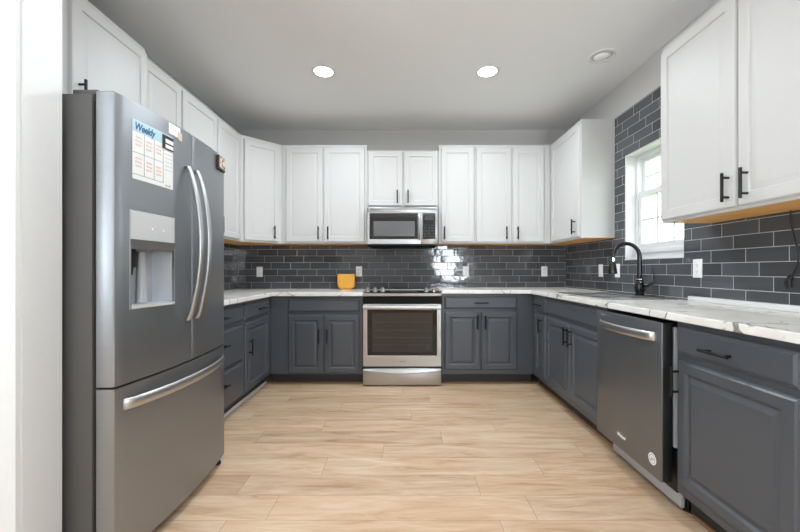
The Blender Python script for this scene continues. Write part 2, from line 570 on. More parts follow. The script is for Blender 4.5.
# ------------------------------------------------------------------ windows
def window(name, loc, rotz, w_, h_, bottom, meet, cols, rows):
    """local: x along the wall, y outwards, z up; opening starts at the wall face"""
    root = thing(name, 'white double hung window with divided panes', 'window', loc, rotz)
    del root['label']; del root['category']
    struct(root)
    f = MB()
    t = 0.035
    y0, y1 = 0.085, 0.17
    f.cells([0, t, w_ - t, w_], [0, bottom, h_ - t, h_], lambda i, j: not (i == 1 and j == 1), y0, y1, lambda u, v, d: (u, d, v))
    f.box(0, w_, -0.004, y0, 0, 0.012)                                    # sill board
    f.box(0, 0.012, 0.0, y0, 0.012, h_); f.box(w_ - 0.012, w_, 0.0, y0, 0.012, h_); f.box(0.012, w_ - 0.012, 0.0, y0, h_ - 0.012, h_)
    f.box(0.02, w_ - 0.02, y0 - 0.02, y0, bottom - 0.05, bottom - 0.015, 0.004)
    struct(f.build('window_frame', 'trim', root, bevel=0.002))
    def sash(nm, z0, z1, ya, yb, st, br, tr):
        s_ = MB()
        s_.cells([t, t + st, w_ - t - st, w_ - t], [z0, z0 + br, z1 - tr, z1], lambda i, j: not (i == 1 and j == 1), ya, yb, lambda u, v, d: (u, d, v))
        sh = struct(s_.build(nm, 'trim', root, bevel=0.002))
        gx0, gx1, gz0, gz1 = t + st, w_ - t - st, z0 + br, z1 - tr
        ym = (ya + yb) / 2
        mu = MB()
        for k in range(1, cols):
            x = gx0 + (gx1 - gx0) * k / cols
            mu.box(x - 0.009, x + 0.009, ym - 0.007, ym + 0.007, gz0, gz1)
        for k in range(1, rows):
            z = gz0 + (gz1 - gz0) * k / rows
            mu.box(gx0, gx1, ym - 0.006, ym + 0.006, z - 0.009, z + 0.009)
        struct(mu.build('muntin', 'trim', sh))
        struct(MB().box(gx0, gx1, ym + 0.001, ym + 0.004, gz0, gz1).build('pane', 'glass', sh, smooth=0))
    sash('lower_sash', bottom, meet + 0.022, 0.095, 0.125, 0.032, 0.03, 0.042)
    sash('upper_sash', meet - 0.022, h_ - t, 0.127, 0.157, 0.032, 0.042, 0.03)
    lk = MB().box(w_ / 2 - 0.025, w_ / 2 + 0.025, 0.075, 0.095, meet + 0.005, meet + 0.02, 0.003)
    struct(lk.build('sash_lock', 'trim', root))
    return root
window('window_1', (XR, WY1, WZ0), -PI / 2, WY1 - WY0, WZ1 - WZ0, 0.105, 0.535, 3, 2)
# unseen windows added for fill: rear faces -y (local x towards -x), left faces -x
window('window_2', (1.77, YREAR, 0.7), PI, 0.64, 1.5, 0.05, 0.75, 3, 2)
window('window_3', (XFAR, -2.5, 0.7), PI / 2, 1.5, 1.5, 0.05, 0.75, 3, 2)

# ------------------------------------------------------------------ outside the sink window
hs = thing('house', 'white clapboard neighbouring house seen through the window', 'house', (7.0, 9.0, -0.3))
sd = MB()
prof = []
z = 0.0
while z < 4.6:
    prof += [(-0.03, z), (-0.008, z + 0.15)]
    z += 0.15
prof += [(0.2, z), (0.2, 0)]
# siding runs along y: profile in x-z
sd.rings([[(x, -5.5, zz) for x, zz in prof], [(x, 6, zz) for x, zz in prof]])
sd.build('siding', 'siding', hs, smooth=0)
MB().prism_y([(-0.5, 4.55), (3.5, 6.8), (3.5, 7.0), (-0.5, 4.72)], -5.8, 6.3).build('roof', 'roof', hs)
wf = MB().cells([-1.6, -1.5, -0.6, -0.5], [2.2, 2.3, 3.6, 3.7], lambda i, j: not (i == 1 and j == 1), -0.07, -0.005, lambda u, v, d: (d, u, v))
wf.build('window_frame', 'trim', hs)
MB().box(-0.03, -0.02, -1.5, -0.6, 2.3, 3.6).build('window_pane', 'oven_glass', hs)
struct(MB().box(2.1, 30, -8, 30, -0.5, -0.3).build('ground', 'lawn'))
def blob(name, c, r, label):
    bm = bmesh.new()
    bmesh.ops.create_icosphere(bm, subdivisions=4, radius=r)
    for v in bm.verts:
        d = 1 + 0.16 * math.sin(v.co.x * 19 + 1.3) * math.sin(v.co.y * 17) + 0.13 * math.sin(v.co.z * 23 + v.co.x * 11)
        v.co *= d
        v.co.z = max(v.co.z, -r * 0.75)
    mb = MB(); mb.bm.free(); mb.bm = bm
    o = mb.build(name, 'leaf', None, smooth=60, loc=c)
    return tag(o, label, 'shrub')
blob('shrub', (5.2, 6.9, 0.25), 0.7, 'round green shrub outside the window against the white house')

# ------------------------------------------------------------------ cabinets
GREY_DOOR = [(0.0, -0.007), (0.004, -0.013), (0.006, -0.013), (0.012, -0.020), (0.050, -0.020), (0.053, -0.016), (0.058, -0.0105), (0.066, -0.0095), (0.084, -0.0175), (0.087, -0.0185), (0.09, -0.0185)]
GREY_DRAWER = [(0.0, -0.006), (0.004, -0.012), (0.007, -0.0125), (0.016, -0.020), (0.019, -0.020)]
WHITE_DOOR = [(0.0, -0.009), (0.003, -0.017), (0.008, -0.020), (0.054, -0.020), (0.058, -0.013), (0.066, -0.0125), (0.086, -0.0178), (0.09, -0.0178)]

def pull(parent, kind, a, z0, z1=None, y=-0.020):
    """black bar pull; 'v' at x = a from z0 to z1, 'h' centred on a at height z0"""
    L = 0.135
    mb = MB()
    yo = y - 0.032
    if kind == 'v':
        mb.tube([(a, yo, z0), (a, yo, z1)], 0.0066, 10)
        for z in (z0 + 0.022, z1 - 0.022):
            mb.tube([(a, y + 0.0005, z), (a, yo, z)], 0.0055, 8)
    else:
        mb.tube([(a - L / 2, yo, z0), (a + L / 2, yo, z0)], 0.0066, 10)
        for x in (a - L / 2 + 0.022, a + L / 2 - 0.022):
            mb.tube([(x, y + 0.0005, z0), (x, yo, z0)], 0.0055, 8)
    return mb.build('handle', 'black', parent)

def cabinet(label, loc, rotz, w_, d, h_, fronts, color, toe=0.0, toe_rec=0.07, bottom=False, group=None, x_in=0.0):
    """fronts: (kind, x0, x1, z0, z1, handle) with handle None | ('v', x, z0, z1) | ('h', x, z)"""
    name = 'base_cabinet' if toe else 'wall_cabinet'
    root = thing(name, label, 'cabinet', loc, rotz, group)
    c = MB()
    zb = toe if toe else 0.0
    if toe:
        # shell of sides, face, floor and back, open on top under the worktop
        t = 0.018
        c.box(0, w_, 0, t, zb, h_)
        c.box(0, t, t, d, zb, h_); c.box(w_ - t, w_, t, d, zb, h_)
        c.box(t, w_ - t, t, d, zb, zb + t); c.box(t, w_ - t, d - 0.012, d, zb + t, h_)
    else:
        c.box(0, w_, 0, d, 0.006, h_)
        c.box(0, w_, 0, 0.019, 0, 0.006)
        if x_in:
            pass
    c.build('carcass', color, root, bevel=0.0015)
    if bottom:
        MB().box(0.002, w_ - 0.002, 0.0195, d - 0.002, 0.0005, 0.0058).build('bottom_panel', 'oak', root)
    if toe:
        MB().box(0.001, w_ - 0.001, toe_rec, toe_rec + 0.016, 0.0, zb).build('toe_kick', 'toe', root)
        lg = MB()
        lg.box(0.02, w_ - 0.02, d - 0.06, d - 0.02, 0, zb)
        lg.build('back_rail', 'toe', root)
    prof = {'grey_door': GREY_DOOR, 'grey_drawer': GREY_DRAWER, 'white_door': WHITE_DOOR}
    for kind, x0, x1, z0, z1, hd in fronts:
        base = color + '_' + kind
        pr = prof[base]
        lim = 0.45 * min(x1 - x0, z1 - z0)
        if pr[-1][0] > lim:
            k = lim / pr[-1][0]
            pr = [(i * k, y) for i, y in pr]
        o = MB().panel(x0, x1, z0, z1, pr, -0.0005).build(kind, color, root, smooth=25)
        if hd:
            if hd[0] == 'v':
                pull(o, 'v', hd[1], hd[2], hd[3])
            else:
                pull(o, 'h', hd[1], hd[2])
    return root

RL, RR = PI / 2, -PI / 2
HL, HR = 0.867, 0.891           # carcass tops, left and right run
YF = 3.565                      # face frames of the back run
XLF, XRF = -1.313, 1.25         # face frames of the side runs
# left run (local x = Y - 2.16)
y0 = 2.16
g = 'grey base cabinets'
cabinet('grey three-drawer base cabinet right beside the steel fridge', (XLF, y0, 0), RL, 2.968 - y0, 0.58, HL,
        [('drawer', 0.06, 2.945 - y0, 0.712, 0.842, ('h', 2.57 - y0, 0.775)), ('drawer', 0.06, 2.945 - y0, 0.405, 0.680, ('h', 2.57 - y0, 0.575)), ('drawer', 0.06, 2.945 - y0, 0.125, 0.385, ('h', 2.57 - y0, 0.29))],
        'grey', 0.105, 0.062, group=g)
y0 = 2.970
cabinet('narrow grey base cabinet with a drawer over one door, in the left corner', (XLF, y0, 0), RL, 3.563 - y0, 0.58, HL,
        [('drawer', 0.012, 3.475 - y0, 0.712, 0.842, ('h', 3.28 - y0, 0.778)), ('door', 0.012, 3.475 - y0, 0.125, 0.685, ('v', 0.06, 0.415, 0.55))],
        'grey', 0.105, 0.062, group=g)
# back run, left of the range
x0 = -1.311
cabinet('grey base cabinet left of the range, two doors under a plain false drawer', (x0, YF, 0), 0, -0.412 - x0, 0.57, HL,
        [('drawer', -1.136 - x0, -0.437 - x0, 0.712, 0.842, None),
         ('door', -1.136 - x0, -0.793 - x0, 0.118, 0.685, ('v', -0.83 - x0, 0.415, 0.55)),
         ('door', -0.785 - x0, -0.437 - x0, 0.118, 0.685, ('v', -0.75 - x0, 0.415, 0.55))],
        'grey', 0.105, 0.062, group=g)
# back run, right of the range
x0 = 0.358
cabinet('grey base cabinet right of the range, one pulled drawer over two doors', (x0, YF, 0), 0, 1.249 - x0, 0.57, HR,
        [('drawer', 0.383 - x0, 1.09 - x0, 0.742, 0.865, ('h', 0.735 - x0, 0.803)),
         ('door', 0.383 - x0, 0.733 - x0, 0.150, 0.715, ('v', 0.70 - x0, 0.548, 0.683)),
         ('door', 0.741 - x0, 1.09 - x0, 0.150, 0.715, ('v', 0.775 - x0, 0.548, 0.683))],
        'grey', 0.105, 0.062, group=g)
# right run (local x = Yfar - Y)
yf = 3.563
cabinet('very narrow grey base cabinet with drawer and door in the right corner', (XRF, yf, 0), RR, yf - 3.210, 0.565, HR,
        [('drawer', yf - 3.47, yf - 3.222, 0.742, 0.865, ('h', yf - 3.352, 0.80)), ('door', yf - 3.47, yf - 3.222, 0.150, 0.715, ('v', yf - 3.30, 0.55, 0.685))],
        'grey', 0.105, 0.062, group=g)
yf = 3.208
cabinet('grey sink base cabinet with two doors under a wide plain false front', (XRF, yf, 0), RR, yf - 2.258, 0.565, HR,
        [('drawer', 0.012, yf - 2.272, 0.742, 0.865, None),
         ('door', 0.012, yf - 2.742, 0.150, 0.715, ('v', yf - 2.775, 0.55, 0.685)),
         ('door', yf - 2.734, yf - 2.272, 0.150, 0.715, ('v', yf - 2.70, 0.55, 0.685))],
        'grey', 0.105, 0.062, group=g)
yf = 1.680
cabinet('large grey base cabinet nearest on the right, one wide drawer over one door', (XRF, yf, 0), RR, yf - 1.10, 0.565, HR,
        [('drawer', 0.018, yf - 1.145, 0.742, 0.865, ('h', yf - 1.43, 0.793)),
         ('door', 0.018, yf - 1.145, 0.150, 0.715, ('v', yf - 1.648, 0.55, 0.685))],
        'grey', 0.105, 0.062, group=g)

# wall cabinets
ZU, ZT = 1.397, 2.43
UH = ZT - ZU
g = 'white wall cabinets'
DZ0, DZ1 = 0.014, UH - 0.032
HV = (0.040, 0.175)             # pull heights above the cabinet bottom
UL, UR, UB = -1.590, 1.530, 3.838
x0 = 1.305
yy = x0
cabinet('short deep white cabinet hanging over the fridge', (-1.541, yy, 1.825), RL, 2.172 - yy, 0.355, ZT - 1.825,
        [('door', 1.672 - yy, 2.165 - yy, 0.014, 0.575, ('v', 1.708 - yy, 0.048, 0.183))],
        'white', bottom=True, group=g)
yy = 2.174
cabinet('tall white wall cabinet just past the fridge, narrowest of the left row', (UL, yy, ZU), RL, 2.583 - yy, 0.312, UH,
        [('door', 0.012, 2.575 - yy, DZ0, DZ1, ('v', 0.075, *HV))], 'white', bottom=True, group=g)
yy = 2.585
cabinet('tall white wall cabinet on the left, between its narrow and corner neighbours', (UL, yy, ZU), RL, 3.073 - yy, 0.312, UH,
        [('door', 0.008, 3.065 - yy, DZ0, DZ1, ('v', 0.05, *HV))], 'white', bottom=True, group=g)
yy = 3.075
cabinet('tall white wall cabinet on the left that adjoins the angled corner cabinet', (UL, yy, ZU), RL, 3.538 - yy, 0.312, UH,
        [('door', 0.010, 3.49 - yy, DZ0, DZ1, ('v', 0.028, *HV))], 'white', bottom=True, group=g)
# diagonal corner cabinet: five-sided body, local frame = door plane at 45 degrees
root = thing('wall_cabinet', 'white angled corner wall cabinet with a single door, left back corner', 'cabinet', (UL, 3.540, ZU), PI / 4, g)
DW_ = math.hypot(0.298, 0.298)
R = Matrix.Rotation(-PI / 4, 2)
pent = [(0, 0), (0.298, 0.298), (0.298, 0.600), (-0.3055, 0.600), (-0.3055, 0.0)]
pl = [R @ Vector(p) for p in pent]
MB().prism([(p.x, p.y) for p in pl], 0.006, UH).build('carcass', 'white', root, bevel=0.0015)
cen = Vector((0.0, 0.32)); cen = R @ cen
MB().prism([tuple(cen + (p - cen) * 0.95) for p in pl], 0.0005, 0.0058).build('bottom_panel', 'oak', root)
MB().box(0.0, DW_, 0.0, 0.019, 0, 0.006).build('face_rail', 'white', root)
dd = MB().panel(0.028, DW_ - 0.03, DZ0, DZ1, WHITE_DOOR, -0.0005).build('door', 'white', root, smooth=25)
pull(dd, 'v', DW_ - 0.098, *HV)

x0 = -1.290
cabinet('tall white two-door wall cabinet left of the microwave', (x0, UB, ZU), 0, -0.401 - x0, 0.304, UH,
        [('door', -1.245 - x0, -0.858 - x0, DZ0, DZ1, ('v', -0.900 - x0, *HV)), ('door', -0.849 - x0, -0.420 - x0, DZ0, DZ1, ('v', -0.800 - x0, *HV))],
        'white', bottom=True, group=g)
x0 = -0.399
cabinet('short white two-door wall cabinet over the microwave', (x0, UB, 1.775), 0, 0.351 - x0, 0.304, 2.372 - 1.775,
        [('door', -0.385 - x0, -0.026 - x0, 0.014, 0.583, ('v', -0.080 - x0, 0.04, 0.175)), ('door', -0.012 - x0, 0.341 - x0, 0.014, 0.583, ('v', 0.032 - x0, 0.04, 0.175))],
        'white', bottom=True, group=g)
x0 = 0.353
cabinet('narrow white single-door wall cabinet right of the microwave', (x0, UB, ZU), 0, 0.731 - x0, 0.304, UH,
        [('door', 0.376 - x0, 0.722 - x0, DZ0, DZ1, ('v', 0.410 - x0, *HV))], 'white', bottom=True, group=g)
x0 = 0.733
cabinet('tall white two-door wall cabinet at the right end of the back wall', (x0, UB, ZU), 0, 1.527 - x0, 0.304, UH,
        [('door', 0.744 - x0, 1.112 - x0, DZ0, DZ1, ('v', 1.055 - x0, *HV)), ('door', 1.128 - x0, 1.455 - x0, DZ0, DZ1, ('v', 1.172 - x0, *HV))],
        'white', bottom=True, group=g)
yf = 4.138
cabinet('white single-door wall cabinet on the right wall beside the window, side panel showing', (UR, yf, ZU), RR, yf - 3.175, 0.290, UH,
        [('door', yf - 3.795, yf - 3.188, DZ0, DZ1, ('v', yf - 3.249, *HV))], 'white', bottom=True, group=g)
yf = 2.180
cabinet('large white two-door wall cabinet nearest on the right, hanging beside the window', (UR, yf, ZU), RR, yf - 1.20, 0.290, UH,
        [('door', 0.012, yf - 1.674, DZ0, DZ1, ('v', yf - 1.708, *HV)), ('door', yf - 1.664, yf - 1.215, DZ0, DZ1, ('v', yf - 1.614, *HV))],
        'white', bottom=True, group=g)

# ------------------------------------------------------------------ worktops
ZLt, ZRt = 0.905, 0.926
def axes_xy(u, v, d):
    return (u, v, d)
wl = MB().cells([XL + T + 0.001, -1.272, -0.408], [2.145, 3.525, YB - T - 0.001], lambda i, j: not (i == 1 and j == 0), HL + 0.0005, ZLt, axes_xy)
tag(wl.build('countertop', 'marble', None, smooth=0, bevel=0.004), 'white veined worktop on the left running from the fridge to the range', 'countertop', 'worktops')
SX0, SX1, SY0, SY1 = 1.325, 1.745, 2.40, 3.08          # sink cut-out
wr = MB().cells([0.354, 1.208, SX0, SX1, XR - T - 0.001], [1.095, SY0, SY1, 3.525, YB - T - 0.001],
                lambda i, j: not ((i == 0 and j < 3) or (i == 2 and j == 1)), HR + 0.0005, ZRt, axes_xy)
tag(wr.build('countertop', 'marble', None, smooth=0, bevel=0.004), 'white veined worktop on the right that holds the sink', 'countertop', 'worktops')

# ------------------------------------------------------------------ sink
sk = thing('sink', 'steel double-bowl drop-in sink in the right worktop under the window', 'sink', (0, 0, ZRt))
rm = MB().cells([SX0 - 0.025, SX0 + 0.01, SX1 - 0.055, SX1 + 0.025], [SY0 - 0.025, SY0 + 0.012, 2.725, 2.755, SY1 - 0.012, SY1 + 0.025],
                lambda i, j: not (i == 1 and j in (1, 3)), 0.0005, 0.007, axes_xy)
rm.build('rim', 'steel', sk, bevel=0.002)
def bowl(ya, yb):
    xa, xb = SX0 + 0.01, SX1 - 0.055
    b = MB()
    rings = []
    for ins, z in ((0, 0.0), (0.004, -0.03), (0.012, -0.16), (0.04, -0.19)):
        rings.append([(xa + ins, ya + ins, z), (xb - ins, ya + ins, z), (xb - ins, yb - ins, z), (xa + ins, yb - ins, z)])
    b.rings(rings, cap=False)
    bm = b.bm
    vs4 = [v for v in bm.verts if abs(v.co.z + 0.19) < 1e-4]
    vs4.sort(key=lambda v: math.atan2(v.co.y - (ya + yb) / 2, v.co.x - (xa + xb) / 2))
    bm.faces.new(vs4)
    o = b.build('bowl', 'steel', sk, smooth=50)
    sol = o.modifiers.new('solid', 'SOLIDIFY'); sol.thickness = 0.0015; sol.offset = 1
    d = MB().lathe([(0.0, 0.004), (0.03, 0.004), (0.042, 0.002), (0.044, 0.0)], ((xa + xb) / 2, (ya + yb) / 2, -0.19), cap=False)
    d.build('drain', 'chrome', o)
bowl(SY0 + 0.012, 2.725)
bowl(2.755, SY1 - 0.012)

# ------------------------------------------------------------------ faucet
fa = thing('faucet', 'dark gunmetal pull-down faucet with a high arched spout behind the sink', 'faucet', (1.737, 2.71, ZRt + 0.007))
MB().lathe([(0.034, 0.0), (0.034, 0.004), (0.028, 0.010), (0.028, 0.02), (0.034, 0.035), (0.035, 0.06), (0.029, 0.085), (0.022, 0.095), (0.024, 0.10), (0.024, 0.112), (0.020, 0.118), (0.018, 0.15)], seg=28).build('body', 'gunmetal', fa)
for z in (0.098, 0.118):
    MB().lathe([(0.0225, -0.003), (0.0255, 0.0), (0.0225, 0.003)], (0, 0, z), seg=28).build('ring', 'chrome', fa)
pts = [(0, 0, 0.13), (0, 0, 0.2), (0, 0, 0.285)]
rad = 0.098
for k in range(1, 15):
    a = PI * k / 14 * 1.02
    pts.append((-rad + rad * math.cos(a), 0, 0.285 + rad * math.sin(a)))
MB().tube(pts, [0.016] * 3 + [0.0145] * 14, 16).build('spout', 'gunmetal', fa)
ex, ez = pts[-1][0], pts[-1][2]
MB().lathe([(0.0135, 0.0), (0.0135, -0.03), (0.015, -0.032)], (ex, 0, ez + 0.004), seg=20).build('collar', 'chrome', fa)
MB().lathe([(0.015, 0.0), (0.020, -0.012), (0.026, -0.05), (0.030, -0.088), (0.029, -0.094), (0.020, -0.095)], (ex - 0.003, 0, ez - 0.026), seg=24).build('spray_head', 'gunmetal', fa)
lv = MB()
lv.tube([(0, -0.02, 0.05), (0, -0.05, 0.052)], [0.017, 0.016], 14)
lv.tube([(0.0, -0.045, 0.052), (0.006, -0.075, 0.068), (0.012, -0.115, 0.092), (0.014, -0.125, 0.099)], [0.011, 0.009, 0.0085, 0.005], 10)
lv.build('lever', 'gunmetal', fa)

# ------------------------------------------------------------------ range
RX0, RY0, RW = -0.4035, 3.515, 0.7525
rg = thing('range', 'slide-in stainless steel range with a black glass oven door', 'oven', (RX0, RY0, 0))
MB().box(0.004, RW - 0.004, 0.03, 0.61, 0.035, 0.880, 0.002).build('body', 'black_plastic', rg)
MB().box(0.0, RW, 0.075, 0.625, 0.9225, 0.930, 0.003).build('cooktop', 'black_glass', rg)
cp = MB()
cp.prism_x([(0.0, 0.866), (-0.012, 0.871), (-0.014, 0.893), (-0.004, 0.899), (0.075, 0.921), (0.075, 0.93), (0.625, 0.9225), (0.625, 0.881), (0.03, 0.881), (0.03, 0.866)], 0.0, RW)
cpo = cp.build('control_panel', 'steel', rg, bevel=0.001)
MB().prism_x([(0.002, 0.9015), (0.002, 0.9035), (0.075, 0.9235), (0.075, 0.9215)], 0.02, RW - 0.02).build('control_glass', 'black_glass', cpo)
MB().prism_x([(0.02, 0.9085), (0.02, 0.9095), (0.06, 0.9205), (0.06, 0.9195)], 0.26, 0.52).build('display', 'dark_plastic', cpo)
sl = Matrix.Rotation(math.radians(16), 4, 'X')
for px in (0.040, 0.114, 0.186, 0.610, 0.688):
    kb = MB()
    kb.lathe([(0.023, 0.0), (0.023, 0.006), (0.019, 0.010), (0.017, 0.034), (0.014, 0.037), (0.0, 0.037)], seg=20, cap=False)
    kb.box(-0.004, 0.004, -0.017, 0.017, 0.034, 0.041, 0.0015)
    for v in kb.bm.verts:
        v.co = sl @ v.co + Vector((px, 0.038, 0.9125))
    kb.build('knob', 'handle_steel', rg)
MB().box(0.002, RW - 0.002, 0.012, 0.03, 0.795, 0.868).build('vent_band', 'grille', rg)
# burner rings printed on the glass
for bx, by, br in ((0.19, 0.22, 0.10), (0.56, 0.22, 0.085), (0.19, 0.47, 0.075), (0.56, 0.47, 0.10)):
    rings = []
    for rr in (br, br - 0.004):
        rings.append([(bx + rr * math.cos(2 * PI * k / 40), by + rr * math.sin(2 * PI * k / 40), 0.9303) for k in range(40)])
    MB().rings(rings, cap=False).build('burner_ring', 'dark_plastic', rg)
# oven door: steel frame, dark window, bar handle
DZa, DZb = 0.192, 0.792
od = MB().cells([0.0, 0.042, RW - 0.042, RW], [DZa, 0.297, 0.742, DZb], lambda i, j: not (i == 1 and j == 1), 0.0, 0.028, lambda u, v, d: (u, d, v)).build('oven_door', 'steel', rg, bevel=0.003)
MB().box(0.042, RW - 0.042, 0.002, 0.026, 0.297, 0.742).build('window', 'black_glass', od)
MB().box(0.085, RW - 0.085, 0.0012, 0.0022, 0.335, 0.705).build('inner_window', 'oven_glass', od)
rk = MB()
for z in (0.40, 0.47, 0.54, 0.62):
    rk.box(0.10, RW - 0.10, 0.0006, 0.0014, z, z + 0.003)
rk.build('oven_rack', 'dark_plastic', od)
hb = MB()
pts = []
for k in range(17):
    t_ = k / 16
    pts.append((0.004 + (RW - 0.008) * t_, -0.034 - 0.012 * math.sin(PI * t_), 0.762))
hb.tube(pts, 0.02, 12, 0.95, 0.5)
hb.box(0.004, 0.040, -0.04, 0.0005, 0.744, 0.78, 0.004)
hb.box(RW - 0.040, RW - 0.004, -0.04, 0.0005, 0.744, 0.78, 0.004)
hb.build('handle', 'handle_steel', od)
MB().lathe([(0.017, 0.0), (0.017, 0.0012), (0.013, 0.0012), (0.013, 0.0)], (RW - 0.125, 0.0011, 0.38), 'y', 24, cap=False).build('round_sticker', 'dark_plastic', od)
text_part('badge', 'Whirlpool', 0.016, 'dark_plastic', od, (RW / 2 - 0.03, -0.0004, 0.236), 0.2, 0.062)
# storage drawer with a curved lip
dr = MB().box(0.0, RW, 0.0, 0.03, 0.014, 0.176, 0.004).build('storage_drawer', 'steel', rg)
lip = MB()
rings = []
for k in range(25):
    t_ = k / 24
    x = 0.004 + (RW - 0.008) * t_
    s_ = math.sin(PI * t_)
    zc = 0.158 - 0.030 * s_
    rings.append([(x, 0.001, 0.172), (x, -0.010 - 0.006 * s_, 0.170), (x, -0.014 - 0.008 * s_, zc + 0.004), (x, -0.006, zc - 0.006), (x, 0.001, zc - 0.006)])
lip.rings(rings)
lip.build('drawer_lip', 'handle_steel', dr)
for fx in (0.05, RW - 0.05):
    for fy in (0.06, 0.55):
        MB().lathe([(0.018, 0.0), (0.018, 0.012), (0.009, 0.014), (0.009, 0.036)], (fx, fy, 0.0), seg=14).build('foot', 'black_plastic', rg)

# ------------------------------------------------------------------ microwave
MX0, MY0, MZ0, MW, MH = -0.385, 3.735, 1.372, 0.722, 0.388
mw = thing('microwave', 'stainless over-the-range microwave with a black window and keypad', 'microwave', (MX0, MY0, MZ0))
MB().box(0.002, MW - 0.002, 0.02, 0.40, 0.0, MH, 0.002).build('body', 'dark_plastic', mw)
fr_ = MB().box(0, MW, -0.004, 0.02, MH - 0.052, MH - 0.003, 0.003)
fro = fr_.build('vent_strip', 'steel', mw)
sl_ = MB()
for k in range(3):
    sl_.box(0.03, MW - 0.03, -0.0048, -0.003, MH - 0.014 - k * 0.006, MH - 0.011 - k * 0.006)
sl_.build('vent_slots', 'dark_plastic', fro)
do = MB().cells([0, 0.024, 0.515, 0.548], [0.012, 0.062, 0.326, 0.335], lambda i, j: not (i == 1 and j == 1), -0.012, 0.02, lambda u, v, d: (u, d, v)).build('door', 'steel', mw, bevel=0.002)
MB().box(0.024, 0.515, -0.009, 0.018, 0.062, 0.326).build('window', 'black_glass', do)
MB().box(0.065, 0.485, -0.0098, -0.0088, 0.092, 0.245).build('window_mesh', 'micro_screen', do)
hm = MB()
pts = [(0.532, -0.012 - 0.03 * math.sin(PI * k / 12) ** 0.5, 0.055 + 0.27 * k / 12) for k in range(13)]
hm.tube(pts, 0.011, 10)
hm.build('handle', 'handle_steel', do)
kp = MB().box(0.549, MW, -0.012, 0.02, 0.012, 0.335, 0.002).build('control_frame', 'steel', mw)
MB().box(0.562, MW - 0.028, -0.0135, -0.011, 0.062, 0.326).build('keypad', 'black_glass', kp)
for r in range(5):
    for c in range(3):
        MB().box(0.582 + c * 0.036, 0.604 + c * 0.036, -0.0141, -0.0133, 0.085 + r * 0.028, 0.098 + r * 0.028).build('key', 'dark_plastic', kp)
MB().box(0.582, 0.676, -0.0141, -0.0133, 0.256, 0.292).build('display', 'dark_plastic', kp)
MB().lathe([(0.008, 0), (0.008, 0.001), (0.0, 0.001)], (0.365, -0.0041, MH - 0.040), 'y', 20, cap=False).build('badge', 'handle_steel', fro)
MB().box(0.01, MW - 0.01, 0.0, 0.39, -0.006, 0.0005).build('bottom_grille', 'grille', mw)

# ------------------------------------------------------------------ refrigerator
FX, FY, FW, FH = -1.058, 1.33, 0.815, 1.770
fg = thing('refrigerator', 'dark stainless french-door refrigerator with a water dispenser and bottom freezer', 'refrigerator', (FX, FY, 0), RL)
BOW = 0.034
def bow(x):
    return -BOW * (1 - (2 * x / FW - 1) ** 2)
MB().box(0.0, FW, 0.080, 0.80, 0.045, 1.762, 0.004).build('body', 'fridge_side', fg)
MB().box(0.012, FW - 0.012, 0.064, 0.081, 0.06, 1.74).build('door_gasket', 'black_plastic', fg)
def bowed(x0, x1, z0, z1, rl=0.006, rr=0.006, hole=None, n=14):
    """slab with a bowed front, optional rectangular hole in the front skin"""
    mb = MB()
    bm = mb.bm
    xs = [x0, x0 + rl * 0.3, x0 + rl]
    xs += [x0 + rl + (x1 - rr - x0 - rl) * k / n for k in range(1, n)]
    xs += [x1 - rr, x1 - rr * 0.3, x1]
    if hole:
        xs = [x for x in xs if min(abs(x - hole[0]), abs(x - hole[1])) > 0.004]
        xs = sorted(xs + [hole[0], hole[1]])
    zs = [z0, z1] if not hole else [z0, hole[2], hole[3], z1]
    def yv(x):
        y = bow(x)
        if x < x0 + rl:
            y += rl * (1 - math.sqrt(max(0, 1 - ((x0 + rl - x) / rl) ** 2)))
        if x > x1 - rr:
            y += rr * (1 - math.sqrt(max(0, 1 - ((x - x1 + rr) / rr) ** 2)))
        return y
    V = {}
    for i, x in enumerate(xs):
        for j, z in enumerate(zs):
            V[i, j] = bm.verts.new((x, yv(x), z))
    B = {}
    for i, x in enumerate(xs):
        for j, z in ((0, z0), (len(zs) - 1, z1)):
            B[i, j] = bm.verts.new((x, 0.066, z))
    J = len(zs) - 1
    for i in range(len(xs) - 1):
        for j in range(J):
            if hole and j == 1 and xs[i] >= hole[0] - 1e-6 and xs[i + 1] <= hole[1] + 1e-6:
                continue
            bm.faces.new((V[i, j], V[i + 1, j], V[i + 1, j + 1], V[i, j + 1]))
        bm.faces.new((V[i, 0], B[i, 0], B[i + 1, 0], V[i + 1, 0]))
        bm.faces.new((V[i, J], V[i + 1, J], B[i + 1, J], B[i, J]))
        bm.faces.new((B[i, 0], B[i, J], B[i + 1, J], B[i + 1, 0]))
    for i in (0, len(xs) - 1):
        loop = [V[i, j] for j in range(J + 1)] + [B[i, J], B[i, 0]]
        bm.faces.new(loop)
    return mb
HO = (0.066, 0.298, 0.970, 1.350)
SPLIT = 0.432
ld = bowed(0.002, SPLIT - 0.002, 0.692, FH, 0.008, 0.008, HO).build('door', 'steel_fridge', fg, smooth=30)
rd = bowed(SPLIT + 0.002, FW - 0.002, 0.692, FH, 0.008, 0.008).build('door', 'steel_fridge', fg, smooth=30)
fd = bowed(0.002, FW - 0.002, 0.05, 0.684, 0.008, 0.008).build('freezer_drawer', 'steel_fridge', fg, smooth=30)
